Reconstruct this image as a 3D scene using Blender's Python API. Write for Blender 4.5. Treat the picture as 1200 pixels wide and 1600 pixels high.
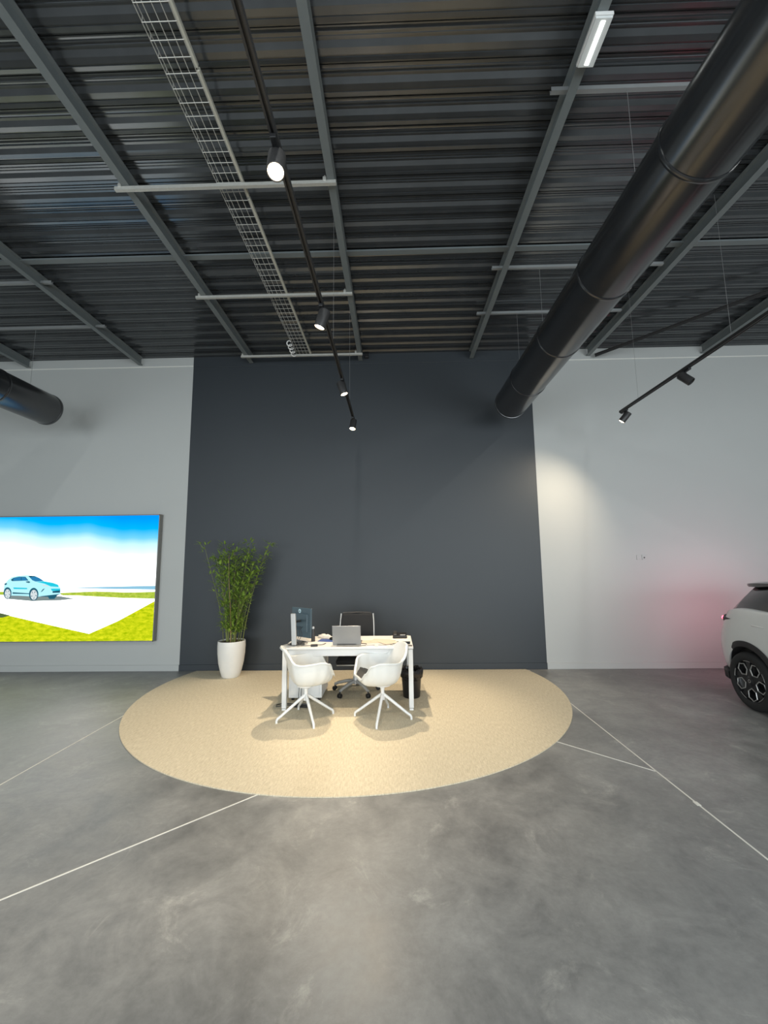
import bpy, bmesh, math, random
from mathutils import Vector, Matrix

for o in list(bpy.data.objects):
    bpy.data.objects.remove(o, do_unlink=True)
SC = bpy.context.scene
COL = SC.collection
R = math.radians
PI = math.pi

# ------------------------------------------------------------------ camera
FPX, PITCH, YAW, ROLL, CAMH = 648.195, .123, -.0222, .0109, 1.7572


def cam_dir(u, v):
    c, s = math.cos(ROLL), math.sin(ROLL)
    u, v = c*u - s*v, s*u + c*v
    x, y, z = u, 1.0, -v
    c, s = math.cos(PITCH), math.sin(PITCH)
    y, z = c*y - s*z, s*y + c*z
    c, s = math.cos(YAW), math.sin(YAW)
    return Vector((c*x + s*y, -s*x + c*y, z))


cam_data = bpy.data.cameras.new('camera')
cam = bpy.data.objects.new('camera', cam_data)
COL.objects.link(cam)
fw = cam_dir(0, 0)
rt = cam_dir(1, 0) - fw
up = -(cam_dir(0, 1) - fw)
m = Matrix((rt, up, -fw)).transposed().to_4x4()
m.translation = (0, 0, CAMH)
cam.matrix_world = m
cam_data.sensor_fit = 'HORIZONTAL'
cam_data.sensor_width = 36.0
cam_data.lens = FPX/1200*36.0
cam_data.clip_start = .05
cam_data.clip_end = 200
SC.camera = cam

# ------------------------------------------------------------------ world, daylight, exposure
W = bpy.data.worlds.new('sky')
SC.world = W
W.use_nodes = True
bg = W.node_tree.nodes['Background']
bg.inputs[0].default_value = (.72, .86, 1.0, 1)
bg.inputs[1].default_value = 1.0

SC.view_settings.view_transform = 'Standard'
SC.view_settings.look = 'None'
SC.view_settings.gamma = 1.0
SC.view_settings.use_curve_mapping = False
SC.view_settings.exposure = 0.0
SC.cycles.use_denoising = True
SC.cycles.caustics_reflective = False
SC.cycles.caustics_refractive = False
SC.cycles.sample_clamp_indirect = 6.0
SC.cycles.max_bounces = 8

WIN_POWER = 370.0
FILL_BATTEN_POWER = 60.0
FRONT_Y = -6.5
WIN_X = (-6.2, 0.0, 6.2)
for wx in WIN_X:          # daylight entering through the three shop windows behind the camera
    ld = bpy.data.lights.new('window_daylight', 'AREA')
    ld.shape = 'RECTANGLE'
    ld.size, ld.size_y = 5.2, 3.3
    ld.energy = WIN_POWER * (1.6 if wx > 3 else 1.0)
    ld.color = (.86, .95, 1.0)
    lo = bpy.data.objects.new('window_daylight', ld)
    COL.objects.link(lo)
    lo.location = (wx, FRONT_Y + .14, 2.05)
    lo.rotation_euler = (R(90), 0, 0)     # faces +Y, into the room


# ------------------------------------------------------------------ helpers
class MB:
    """collects shapes in one bmesh; build() links ONE mesh object"""

    def __init__(self):
        self.bm = bmesh.new()
        self.mi = 0

    def _f(self, vs):
        try:
            f = self.bm.faces.new(vs)
            f.material_index = self.mi
            return f
        except ValueError:
            return None

    def box(self, c, s, rot=None, bevel=0):
        bm = self.bm
        hx, hy, hz = s[0]/2, s[1]/2, s[2]/2
        M = Matrix.Translation(c)
        if rot is not None:
            M = M @ rot.to_4x4()
        vs = [bm.verts.new(M @ Vector((x*hx, y*hy, z*hz))) for x in (-1, 1) for y in (-1, 1) for z in (-1, 1)]
        fs = [self._f([vs[i] for i in q]) for q in ((0, 1, 3, 2), (4, 6, 7, 5), (0, 4, 5, 1), (2, 3, 7, 6), (0, 2, 6, 4), (1, 5, 7, 3))]
        if bevel:
            es = list({e for f in fs for e in f.edges})
            bmesh.ops.bevel(bm, geom=es, offset=bevel, segments=2, affect='EDGES', profile=.5)
        return self

    def tube(self, pts, r, n=10, cap=True):
        bm = self.bm
        pts = [Vector(p) for p in pts]
        rs = r if isinstance(r, (list, tuple)) else [r]*len(pts)
        rings = []
        prev = None
        for i, p in enumerate(pts):
            if i == 0:
                d = pts[1]-p
            elif i == len(pts)-1:
                d = p-pts[i-1]
            else:
                d = (pts[i+1]-p).normalized() + (p-pts[i-1]).normalized()
            d.normalize()
            if prev is None:
                a = Vector((0, 0, 1)) if abs(d.z) < .9 else Vector((1, 0, 0))
                s = d.cross(a).normalized()
            else:
                s = (prev - d*prev.dot(d)).normalized()
            prev = s
            t = d.cross(s)
            rings.append([bm.verts.new(p + (s*math.cos(2*PI*k/n) + t*math.sin(2*PI*k/n))*rs[i]) for k in range(n)])
        for a, b in zip(rings, rings[1:]):
            for k in range(n):
                self._f([a[k], a[(k+1) % n], b[(k+1) % n], b[k]])
        if cap:
            self._f(rings[0][::-1])
            self._f(rings[-1])
        return self

    def lathe(self, prof, c=(0, 0, 0), n=32, axis=None):
        """prof: list of (r, z) ; axis: optional 3x3 rotation"""
        bm = self.bm
        M = Matrix.Translation(c) @ (axis.to_4x4() if axis else Matrix.Identity(4))
        rings = []
        for r, z in prof:
            if r < 1e-6:
                rings.append([bm.verts.new(M @ Vector((0, 0, z)))])
            else:
                rings.append([bm.verts.new(M @ Vector((r*math.cos(2*PI*k/n), r*math.sin(2*PI*k/n), z))) for k in range(n)])
        for a, b in zip(rings, rings[1:]):
            for k in range(n):
                k2 = (k+1) % n
                if len(a) == 1 and len(b) == 1:
                    continue
                if len(a) == 1:
                    self._f([a[0], b[k2], b[k]])
                elif len(b) == 1:
                    self._f([a[k], a[k2], b[0]])
                else:
                    self._f([a[k], a[k2], b[k2], b[k]])
        return self

    def prism(self, poly, d0, d1, plane='XY'):
        """extrude a 2D polygon between d0 and d1 along the plane's normal"""
        def P(a, b, d):
            return {'XY': (a, b, d), 'XZ': (a, d, b), 'YZ': (d, a, b)}[plane]
        A = [self.bm.verts.new(P(a, b, d0)) for a, b in poly]
        B = [self.bm.verts.new(P(a, b, d1)) for a, b in poly]
        self._f(A[::-1])
        self._f(B)
        n = len(poly)
        for k in range(n):
            self._f([A[k], A[(k+1) % n], B[(k+1) % n], B[k]])
        return self

    def grid(self, rows, closed=False):
        bm = self.bm
        V = [[bm.verts.new(p) for p in r] for r in rows]
        for a, b in zip(V, V[1:]):
            n = len(a)
            for k in range(n if closed else n-1):
                self._f([a[k], a[(k+1) % n], b[(k+1) % n], b[k]])
        return V

    def build(self, name, mat, parent=None, smooth=None, loc=None, rz=None):
        bm = self.bm
        bmesh.ops.recalc_face_normals(bm, faces=bm.faces)
        me = bpy.data.meshes.new(name)
        bm.to_mesh(me)
        bm.free()
        for mm in (mat if isinstance(mat, (list, tuple)) else [mat]):
            me.materials.append(mm)
        if smooth is not None:
            for p in me.polygons:
                p.use_smooth = True
            me.set_sharp_from_angle(angle=R(smooth))
        o = bpy.data.objects.new(name, me)
        COL.objects.link(o)
        if parent:
            o.parent = parent
        if loc:
            o.location = loc
        if rz is not None:
            o.rotation_euler.z = rz
        return o


def tag(o, label, cat, group=None):
    o['label'] = label
    o['category'] = cat
    if group:
        o['group'] = group
    return o


def thing(name, label, cat, loc=(0, 0, 0), rz=0, group=None):
    o = bpy.data.objects.new(name, None)
    o.empty_display_size = .1
    COL.objects.link(o)
    o.location = loc
    o.rotation_euler = (0, 0, rz)
    return tag(o, label, cat, group)


def struct(o):
    o['kind'] = 'structure'
    return o


def copy_child(o, parent, loc=None, rot=None):
    c = o.copy()
    COL.objects.link(c)
    c.parent = parent
    if loc is not None:
        c.location = loc
    if rot is not None:
        c.rotation_euler = rot
    return c


def solidify(o, t, offset=0):
    md = o.modifiers.new('thickness', 'SOLIDIFY')
    md.thickness = t
    md.offset = offset
    return o


def mat(name, col, rough=.5, metal=0.0, var=.06, scale=20.0, bump=0.0, bscale=None, coat=0.0, spec=.5, rvar=0.0):
    """principled material with a little procedural noise in colour / roughness / relief"""
    M = bpy.data.materials.new(name)
    M.use_nodes = True
    nt = M.node_tree
    N, L = nt.nodes, nt.links
    b = N['Principled BSDF']
    b.inputs['Roughness'].default_value = rough
    b.inputs['Metallic'].default_value = metal
    b.inputs['Coat Weight'].default_value = coat
    b.inputs['Specular IOR Level'].default_value = spec
    tc = N.new('ShaderNodeTexCoord')
    nz = N.new('ShaderNodeTexNoise')
    nz.inputs['Scale'].default_value = scale
    nz.inputs['Detail'].default_value = 5
    L.new(tc.outputs['Object'], nz.inputs['Vector'])
    mx = N.new('ShaderNodeMix')
    mx.data_type = 'RGBA'
    mx.inputs['A'].default_value = tuple(max(0, c*(1-var)) for c in col) + (1,)
    mx.inputs['B'].default_value = tuple(c*(1+var) for c in col) + (1,)
    L.new(nz.outputs['Fac'], mx.inputs['Factor'])
    L.new(mx.outputs['Result'], b.inputs['Base Color'])
    if rvar:
        mr = N.new('ShaderNodeMapRange')
        mr.inputs['To Min'].default_value = max(0, rough-rvar)
        mr.inputs['To Max'].default_value = min(1, rough+rvar)
        L.new(nz.outputs['Fac'], mr.inputs['Value'])
        L.new(mr.outputs['Result'], b.inputs['Roughness'])
    if bump:
        n2 = N.new('ShaderNodeTexNoise')
        n2.inputs['Scale'].default_value = bscale or scale*6
        n2.inputs['Detail'].default_value = 3
        L.new(tc.outputs['Object'], n2.inputs['Vector'])
        bp = N.new('ShaderNodeBump')
        bp.inputs['Strength'].default_value = bump
        bp.inputs['Distance'].default_value = .01
        L.new(n2.outputs['Fac'], bp.inputs['Height'])
        L.new(bp.outputs['Normal'], b.inputs['Normal'])
    return M


def emit(name, col, strength):
    M = bpy.data.materials.new(name)
    M.use_nodes = True
    nt = M.node_tree
    nt.nodes.remove(nt.nodes['Principled BSDF'])
    e = nt.nodes.new('ShaderNodeEmission')
    e.inputs[0].default_value = (*col, 1)
    e.inputs[1].default_value = strength
    nt.links.new(e.outputs[0], nt.nodes['Material Output'].inputs[0])
    return M


# ------------------------------------------------------------------ materials
def floor_material():
    M = bpy.data.materials.new('polished_concrete')
    M.use_nodes = True
    nt = M.node_tree
    N, L = nt.nodes, nt.links
    b = N['Principled BSDF']
    tc = N.new('ShaderNodeTexCoord')

    def noise(sc, det, rough, dist, vec=None):
        n = N.new('ShaderNodeTexNoise')
        n.inputs['Scale'].default_value = sc
        n.inputs['Detail'].default_value = det
        n.inputs['Roughness'].default_value = rough
        n.inputs['Distortion'].default_value = dist
        L.new(vec or tc.outputs['Object'], n.inputs['Vector'])
        return n
    big = noise(.55, 8, .62, .8)
    mid = noise(2.6, 10, .72, .5)
    fine = noise(22, 8, .7, 0)
    r1 = N.new('ShaderNodeValToRGB')
    r1.color_ramp.elements[0].position = .33
    r1.color_ramp.elements[0].color = (.160, .162, .161, 1)
    r1.color_ramp.elements[1].position = .68
    r1.color_ramp.elements[1].color = (.286, .290, .288, 1)
    L.new(big.outputs['Fac'], r1.inputs['Fac'])
    r2 = N.new('ShaderNodeValToRGB')
    r2.color_ramp.elements[0].position = .36
    r2.color_ramp.elements[0].color = (.72, .72, .72, 1)
    r2.color_ramp.elements[1].position = .70
    r2.color_ramp.elements[1].color = (1.38, 1.37, 1.34, 1)
    L.new(mid.outputs['Fac'], r2.inputs['Fac'])
    m1 = N.new('ShaderNodeMix')
    m1.data_type = 'RGBA'
    m1.blend_type = 'MULTIPLY'
    m1.inputs['Factor'].default_value = .8
    L.new(r1.outputs['Color'], m1.inputs['A'])
    L.new(r2.outputs['Color'], m1.inputs['B'])
    r3 = N.new('ShaderNodeValToRGB')
    r3.color_ramp.elements[0].position = .3
    r3.color_ramp.elements[0].color = (.85, .85, .85, 1)
    r3.color_ramp.elements[1].position = .7
    r3.color_ramp.elements[1].color = (1.15, 1.15, 1.15, 1)
    L.new(fine.outputs['Fac'], r3.inputs['Fac'])
    m2 = N.new('ShaderNodeMix')
    m2.data_type = 'RGBA'
    m2.blend_type = 'MULTIPLY'
    m2.inputs['Factor'].default_value = .7
    L.new(m1.outputs['Result'], m2.inputs['A'])
    L.new(r3.outputs['Color'], m2.inputs['B'])
    scf = noise(1.7, 12, .78, 1.6)
    r4 = N.new('ShaderNodeValToRGB')
    r4.color_ramp.elements[0].position = .56
    r4.color_ramp.elements[0].color = (1, 1, 1, 1)
    r4.color_ramp.elements[1].position = .72
    r4.color_ramp.elements[1].color = (1.6, 1.58, 1.52, 1)
    L.new(scf.outputs['Fac'], r4.inputs['Fac'])
    m3 = N.new('ShaderNodeMix')
    m3.data_type = 'RGBA'
    m3.blend_type = 'MULTIPLY'
    m3.inputs['Factor'].default_value = 1.0
    L.new(m2.outputs['Result'], m3.inputs['A'])
    L.new(r4.outputs['Color'], m3.inputs['B'])
    L.new(m3.outputs['Result'], b.inputs['Base Color'])
    b.inputs['Specular IOR Level'].default_value = .75
    mr = N.new('ShaderNodeMapRange')
    mr.inputs['From Min'].default_value = .3
    mr.inputs['From Max'].default_value = .7
    mr.inputs['To Min'].default_value = .36
    mr.inputs['To Max'].default_value = .50
    L.new(mid.outputs['Fac'], mr.inputs['Value'])
    L.new(mr.outputs['Result'], b.inputs['Roughness'])
    bp = N.new('ShaderNodeBump')
    bp.inputs['Strength'].default_value = .06
    bp.inputs['Distance'].default_value = .01
    L.new(mid.outputs['Fac'], bp.inputs['Height'])
    L.new(bp.outputs['Normal'], b.inputs['Normal'])
    return M


def rug_material():
    M = bpy.data.materials.new('woven_sisal')
    M.use_nodes = True
    nt = M.node_tree
    N, L = nt.nodes, nt.links
    b = N['Principled BSDF']
    b.inputs['Roughness'].default_value = .95
    b.inputs['Specular IOR Level'].default_value = .1
    tc = N.new('ShaderNodeTexCoord')
    mp = N.new('ShaderNodeMapping')
    mp.inputs['Scale'].default_value = (110, 14, 1)
    L.new(tc.outputs['Object'], mp.inputs['Vector'])
    n1 = N.new('ShaderNodeTexNoise')
    n1.inputs['Scale'].default_value = 1
    n1.inputs['Detail'].default_value = 4
    L.new(mp.outputs['Vector'], n1.inputs['Vector'])
    mp2 = N.new('ShaderNodeMapping')
    mp2.inputs['Scale'].default_value = (40, 190, 1)
    L.new(tc.outputs['Object'], mp2.inputs['Vector'])
    n2 = N.new('ShaderNodeTexNoise')
    n2.inputs['Scale'].default_value = 1
    n2.inputs['Detail'].default_value = 3
    L.new(mp2.outputs['Vector'], n2.inputs['Vector'])
    ad = N.new('ShaderNodeMath')
    ad.operation = 'ADD'
    L.new(n1.outputs['Fac'], ad.inputs[0])
    L.new(n2.outputs['Fac'], ad.inputs[1])
    mr = N.new('ShaderNodeMapRange')
    mr.inputs['From Min'].default_value = .7
    mr.inputs['From Max'].default_value = 1.3
    L.new(ad.outputs[0], mr.inputs['Value'])
    rp = N.new('ShaderNodeValToRGB')
    rp.color_ramp.elements[0].color = (.55, .475, .34, 1)
    rp.color_ramp.elements[1].color = (.77, .69, .53, 1)
    L.new(mr.outputs['Result'], rp.inputs['Fac'])
    L.new(rp.outputs['Color'], b.inputs['Base Color'])
    bp = N.new('ShaderNodeBump')
    bp.inputs['Strength'].default_value = .6
    bp.inputs['Distance'].default_value = .006
    L.new(mr.outputs['Result'], bp.inputs['Height'])
    L.new(bp.outputs['Normal'], b.inputs['Normal'])
    return M


M_FLOOR = floor_material()
M_RUG = rug_material()
M_JOINT = mat('joint_filler', (.72, .71, .66), .6)
M_GREYWALL = mat('grey_wall_paint', (.475, .485, .47), .7, var=.015, scale=1.5, bump=.03, bscale=180)
M_EDGE_LIT = mat('painted_edge_light', (.80, .79, .74), .6)  # light caught on the wall band's lower edge, painted as a paler tone
M_DARKWALL = mat('anthracite_wall_paint', (.028, .034, .040), .5, var=.05, scale=1.2, bump=.03, bscale=180)
M_DECK = mat('anthracite_steel_deck', (.095, .102, .108), .18, .60, var=.2, scale=6, rvar=.05, spec=.8)
M_BEAM = mat('grey_painted_steel', (.165, .185, .188), .5, var=.08, scale=12)
M_GALV = mat('galvanised_steel', (.52, .51, .47), .45, .25, var=.12, scale=40)
M_TRAYRAIL = mat('cream_conduit', (.55, .53, .45), .5, var=.05)
M_DUCT = mat('black_spiral_duct', (.013, .014, .016), .22, .0, var=.15, scale=5, rvar=.05, spec=1.0)
M_BLACK = mat('black_plastic', (.012, .012, .013), .45)
M_BLACKM = mat('black_powdercoat', (.032, .031, .031), .45)
M_WIRE = mat('hanger_wire_steel', (.20, .20, .20), .5)
M_WHITE = mat('white_laminate', (.80, .79, .77), .4, var=.02)
M_WHITEM = mat('white_powdercoat', (.80, .80, .79), .35, var=.02)
M_SHELL = mat('white_shell_plastic', (.78, .79, .77), .38, var=.02)
M_PAD = mat('grey_felt', (.085, .082, .078), .95, var=.2, scale=120)
M_SILVER = mat('silver_plastic', (.52, .52, .51), .35, .4)
M_ALU = mat('laptop_aluminium', (.34, .345, .35), .42, .6, var=.03)
M_MESH = mat('black_mesh_fabric', (.013, .014, .016), .9, var=.3, scale=300)
M_MONITOR = mat('dark_monitor_plastic', (.085, .125, .15), .25, var=.05, spec=.9)  # blue reflection on the casing is put into the base colour
M_PAPER = mat('white_paper', (.82, .78, .72), .8, var=.03)
M_KRAFT = mat('beige_paper', (.70, .58, .46), .8, var=.06)
M_BLUE = mat('blue_folder', (.05, .10, .32), .5)
M_POT = mat('white_ceramic', (.78, .77, .74), .45, var=.03, scale=8)
M_SOIL = mat('bark_mulch', (.10, .075, .05), .9, var=.6, scale=60, bump=.6, bscale=90)
M_CULM = mat('bamboo_culm', (.20, .22, .06), .5, var=.5, scale=8)
M_CULM2 = mat('tan_bamboo_culm', (.34, .21, .09), .5, var=.4, scale=8)
M_LEAF = mat('bamboo_leaf', (.23, .35, .055), .5, var=.5, scale=9)
M_BAG = mat('black_bin_liner', (.012, .011, .012), .25, var=.2, bump=.8, bscale=25)
M_CARPAINT = mat('pearl_grey_car_paint', (.72, .72, .70), .28, .1, var=.02, coat=.7)
M_CARGLASS = mat('tinted_car_glass', (.008, .008, .009), .08, spec=.6)
M_CLAD = mat('black_car_cladding', (.022, .020, .021), .6)
M_SPOIL = mat('dark_grey_car_trim', (.045, .040, .043), .3, coat=.4)
M_TYRE = mat('tyre_rubber', (.016, .016, .016), .75, bump=.15, bscale=60)
M_RIMBLK = mat('gloss_black_rim', (.010, .010, .011), .4)
M_RIMSLV = mat('machined_rim_edge', (.50, .49, .47), .3, .6)
M_TAIL = emit('lit_tail_lamp', (1.0, .10, .16), 7.0)
M_SPOTLENS = emit('spot_lens_glow', (1.0, .80, .52), 25.0)
M_BATTEN = emit('batten_tube_glow', (.95, 1.0, .95), 6.0)
M_DIFF = mat('frosted_diffuser', (.75, .77, .76), .4)

# ------------------------------------------------------------------ the room
WALL_Y = 7.16
CEIL = 5.56
X0, X1 = -9.6, 9.6
AX0, AX1 = -3.632, 2.505      # painted dark bay of the back wall

fl = struct(MB().box(((X0+X1)/2, (FRONT_Y+WALL_Y)/2, -.06), (X1-X0+.6, WALL_Y-FRONT_Y+.6, .12)).build('floor', M_FLOOR))


def joint(a, b, w=.014):
    a, b = Vector((*a, .0012)), Vector((*b, .0012))
    d = b-a
    rot = Matrix.Rotation(math.atan2(d.y, d.x), 3, 'Z')
    return MB().box((a+b)/2, (d.length, w, .0024), rot).build('joint_strip', M_JOINT, fl)


joint((-2.118-2.4, 2.393-2.33), (-1.088+.25, 3.392+.245), .011)
joint((-3.255, -4.0), (-3.215, 7.1), .010)
joint((2.178, -4.0), (2.178, 7.1), .012)
joint((1.42, 4.507), (2.178, 3.767), .010)
MB().box((2.176, 3.30, .0016), (.03, .05, .0032)).build('joint_patch', M_JOINT, fl)

# back wall: grey bay, dark bay, grey bay
struct(MB().box(((X0+AX0)/2, WALL_Y+.1, CEIL/2), (AX0-X0, .2, CEIL)).build('wall_back_left', M_GREYWALL))
struct(MB().box(((AX0+AX1)/2, WALL_Y+.1, CEIL/2), (AX1-AX0, .2, CEIL)).build('wall_back_center', M_DARKWALL))
struct(MB().box(((X1+AX1)/2, WALL_Y+.1, CEIL/2), (X1-AX1, .2, CEIL)).build('wall_back_right', M_GREYWALL))
for i, (a, b, mm, z0) in enumerate(((X0, AX0, M_GREYWALL, 5.385), (AX0, AX1, M_DARKWALL, 5.37), (AX1, X1, M_GREYWALL, 5.35))):
    struct(MB().box(((a+b)/2, WALL_Y-.002, (z0+CEIL)/2), (b-a, .006, CEIL-z0), bevel=.001).build('trim_%d' % (i+1), mm))
    MB().box(((a+b)/2, WALL_Y-.003, z0+.007), (b-a, .010, .016), bevel=.003).build('band_edge_strip', M_EDGE_LIT if mm is M_GREYWALL else mm, bpy.data.objects['trim_%d' % (i+1)])  # strip added to carry the painted lit edge on the grey bays
for nm, a, b, mm in (('left', X0, AX0, M_GREYWALL), ('center', AX0, AX1, M_DARKWALL), ('right', AX1, X1, M_GREYWALL)):
    struct(MB().box(((a+b)/2, WALL_Y-.009, .05), (b-a, .018, .10), bevel=.003).build('baseboard_'+nm, mm))
struct(MB().box((X0-.1, (FRONT_Y+WALL_Y)/2, CEIL/2), (.2, WALL_Y-FRONT_Y, CEIL)).build('wall_left', M_GREYWALL))
struct(MB().box((X1+.1, (FRONT_Y+WALL_Y)/2, CEIL/2), (.2, WALL_Y-FRONT_Y, CEIL)).build('wall_right', M_GREYWALL))
# shop front behind the camera: piers, sill, lintel, three glazed openings
fr = MB()
edges = [X0] + [e for wx in WIN_X for e in (wx-2.6, wx+2.6)] + [X1]
for k in range(0, len(edges), 2):
    fr.box(((edges[k]+edges[k+1])/2, FRONT_Y-.1, CEIL/2), (edges[k+1]-edges[k], .2, CEIL))
for wx in WIN_X:
    fr.box((wx, FRONT_Y-.1, .2), (5.2, .2, .4))
    fr.box((wx, FRONT_Y-.1, (3.7+CEIL)/2), (5.2, .2, CEIL-3.7))
struct(fr.build('wall_front', M_GREYWALL))
M_PANE = bpy.data.materials.new('clear_window_glass')
M_PANE.use_nodes = True
_n = M_PANE.node_tree
_b = _n.nodes['Principled BSDF']
_b.inputs['Roughness'].default_value = .02
_b.inputs['Transmission Weight'].default_value = 1.0
_b.inputs['IOR'].default_value = 1.02
for i, wx in enumerate(WIN_X):
    w = MB()
    for dx in (-2.57, -.87, .87, 2.57):
        w.box((wx+dx, FRONT_Y-.05, 2.05), (.06, .08, 3.3))
    w.box((wx, FRONT_Y-.05, .43), (5.2, .08, .06))
    w.box((wx, FRONT_Y-.05, 3.67), (5.2, .08, .06))
    wo = struct(w.build('window_%d' % (i+1), M_BLACKM))
    MB().box((wx, FRONT_Y-.05, 2.05), (5.14, .012, 3.18)).build('pane', M_PANE, wo)

# trapezoidal roof deck, ribs running across the room
dk = MB()
pitch, dep = .235, .022
prof = []
y = WALL_Y + .02
drnd = random.Random(5)
while y > FRONT_Y - .2:
    # bottom flange with small stiffeners, web, micro-ribbed pan, web
    j = drnd.uniform(-.0025, .0025)
    prof += [(y, CEIL+j), (y-.030, CEIL), (y-.031, CEIL+.006), (y-.045, CEIL+.006), (y-.046, CEIL), (y-.088, CEIL+j),
             (y-.122, CEIL+dep), (y-.138, CEIL+dep), (y-.139, CEIL+dep-.006), (y-.149, CEIL+dep-.006), (y-.150, CEIL+dep),
             (y-.167, CEIL+dep+j), (y-.168, CEIL+dep-.006), (y-.178, CEIL+dep-.006), (y-.179, CEIL+dep), (y-.198, CEIL+dep-j),
             (y-.199, CEIL+dep-.006), (y-.209, CEIL+dep-.006), (y-.210, CEIL+dep), (y-.232, CEIL+dep)]
    y -= pitch
xs = [X0-.2, X0/2, 0, X1/2, X1+.2]
dk.grid([[(x, yy, zz) for x in xs] for yy, zz in prof])
struct(dk.build('ceiling', M_DECK))
struct(MB().box((0, (FRONT_Y+WALL_Y)/2, CEIL+.16), (X1-X0+.6, WALL_Y-FRONT_Y+.6, .1)).build('roof_slab', M_DECK))
# flat lap strip crossing under the deck
struct(MB().box((0, 4.66, CEIL-.012), (X1-X0-.1, .075, .022)).build('trim_4', M_BEAM))

# roof beams (rolled I sections running from the wall towards the camera)
BEAMS = [(-6.70, 'grey steel roof beam above the cut-off black duct, nearest the left edge'),
         (-4.60, 'grey steel roof beam second from the left, passing over the lit screen'),
         (-2.55, 'grey steel roof beam to the left of the wire cable tray'),
         (-.555, 'grey steel roof beam between the cable tray and the picture centre, right of the spotlight track'),
         (1.45, 'grey steel roof beam carrying the small batten light'),
         (3.535, 'grey steel roof beam just right of the large black duct'),
         (5.56, 'grey steel roof beam seen behind the right spotlight track')]
bz0, bh, bw = 5.415, CEIL-5.415, .072
prof = [(-bw/2, 0), (bw/2, 0), (bw/2, .009), (.004, .014), (.004, bh-.014), (bw/2, bh-.009), (bw/2, bh), (-bw/2, bh), (-bw/2, bh-.009), (-.004, bh-.014), (-.004, .014), (-bw/2, .009)]
for bx, lab in BEAMS:
    o = MB().prism(prof, FRONT_Y+.05, WALL_Y-.03, 'XZ').build('roof_beam', M_BEAM)
    o.location = (bx, 0, bz0)
    tag(o, lab, 'beam', 'steel roof beams')


# ------------------------------------------------------------------ ceiling services
def rail(name, xa, xb, y, z, label, group, m_=M_GALV, w=.034, h=.034):
    t = thing(name, label, 'support rail', ((xa+xb)/2, y, z), 0, group)
    L = xb-xa
    # open channel profile
    pr = [(-w/2, 0), (w/2, 0), (w/2, h), (w/2-.004, h), (w/2-.004, .004), (-w/2+.004, .004), (-w/2+.004, h), (-w/2, h)]
    MB().prism(pr, -L/2, L/2, 'YZ').build('channel', m_, t)
    return t


for xa, xb, y, lab in ((-2.66, -.505, 3.56, 'pale steel rail nearest the camera under the cable tray'),
                       (-2.66, -.515, 5.22, 'pale steel rail in the middle under the cable tray'),
                       (-2.64, -.50, 6.86, 'pale steel rail against the dark wall at the end of the cable tray')):
    t = rail('support_rail', xa, xb, y, bz0-.036, lab, 'rails under the cable tray')
    for bx in (-2.55, -.555):
        MB().box((bx-(xa+xb)/2-.06, 0, .045), (.035, .045, .05), bevel=.006).tube([(bx-(xa+xb)/2-.06, 0, .03), (bx-(xa+xb)/2-.06, 0, .095)], .006, 6).build('beam_clamp', M_GALV, t)
M_GREYRAIL = mat('grey_support_rail', (.30, .31, .31), .45, .3)
for xa, xb, y, lab in ((1.30, 3.45, 2.90, 'grey rail over the large black duct beside the batten light'),
                       (1.30, 3.45, 4.90, 'grey rail over the large black duct at the middle of its length'),
                       (1.30, 3.45, 5.87, 'grey rail over the large black duct closest to the wall'),
                       (-6.62, -4.45, 4.95, 'grey rail beside the left beams over the small duct, nearer the camera'),
                       (-6.62, -4.45, 5.97, 'grey rail beside the left beams over the small duct, nearer the wall')):
    rail('support_rail', xa, xb, y, bz0+.045, lab, 'rails over the black ducts', M_GREYRAIL)

# wire cable tray
TY0, TY1 = .2, 6.86
tr = thing('cable_tray', 'galvanised wire mesh cable tray running under the ceiling to the dark wall', 'cable tray', (-1.54, 0, bz0+.004))
for dx, dz in ((-.12, .05), (-.12, 0), (-.06, 0), (0, 0), (.06, 0), (.115, 0)):
    MB().tube([(dx, TY0, dz+.004), (dx, TY1, dz+.004)], .0032, 6).build('long_wire', M_GALV, tr)
rg = MB().tube([(-.12, 0, .056), (-.12, 0, 0.0), (.118, 0, 0.0), (.118, 0, .05)], .0034, 6).build('cross_wire', M_GALV, tr)
n = int((TY1-TY0)/.1)
for k in range(n):
    if k == 0:
        rg.location = (0, TY0+.05, .002)
    else:
        copy_child(rg, tr, (0, TY0+.05+k*.1, .002))
for a, b in ((TY0, 2.62), (2.635, 3.72), (3.735, 5.9), (5.915, TY1)):
    MB().box((.13, (a+b)/2, .018), (.022, b-a, .036), bevel=.004).build('side_rail', M_TRAYRAIL, tr)
# white cable coil at the tray end
pts = []
for k in range(60):
    a = k/59
    ang = a*2*PI*4
    pts.append((-.04+.035*math.cos(ang), 6.42+.40*a, -.012+.03*math.sin(ang)-.03*a))
tag(MB().tube(pts, .009, 6).build('cable_coil', M_WHITE, loc=(-1.655, 0, bz0+.006), smooth=40), 'white cable looped at the end of the wire tray by the dark wall', 'cable')


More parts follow.
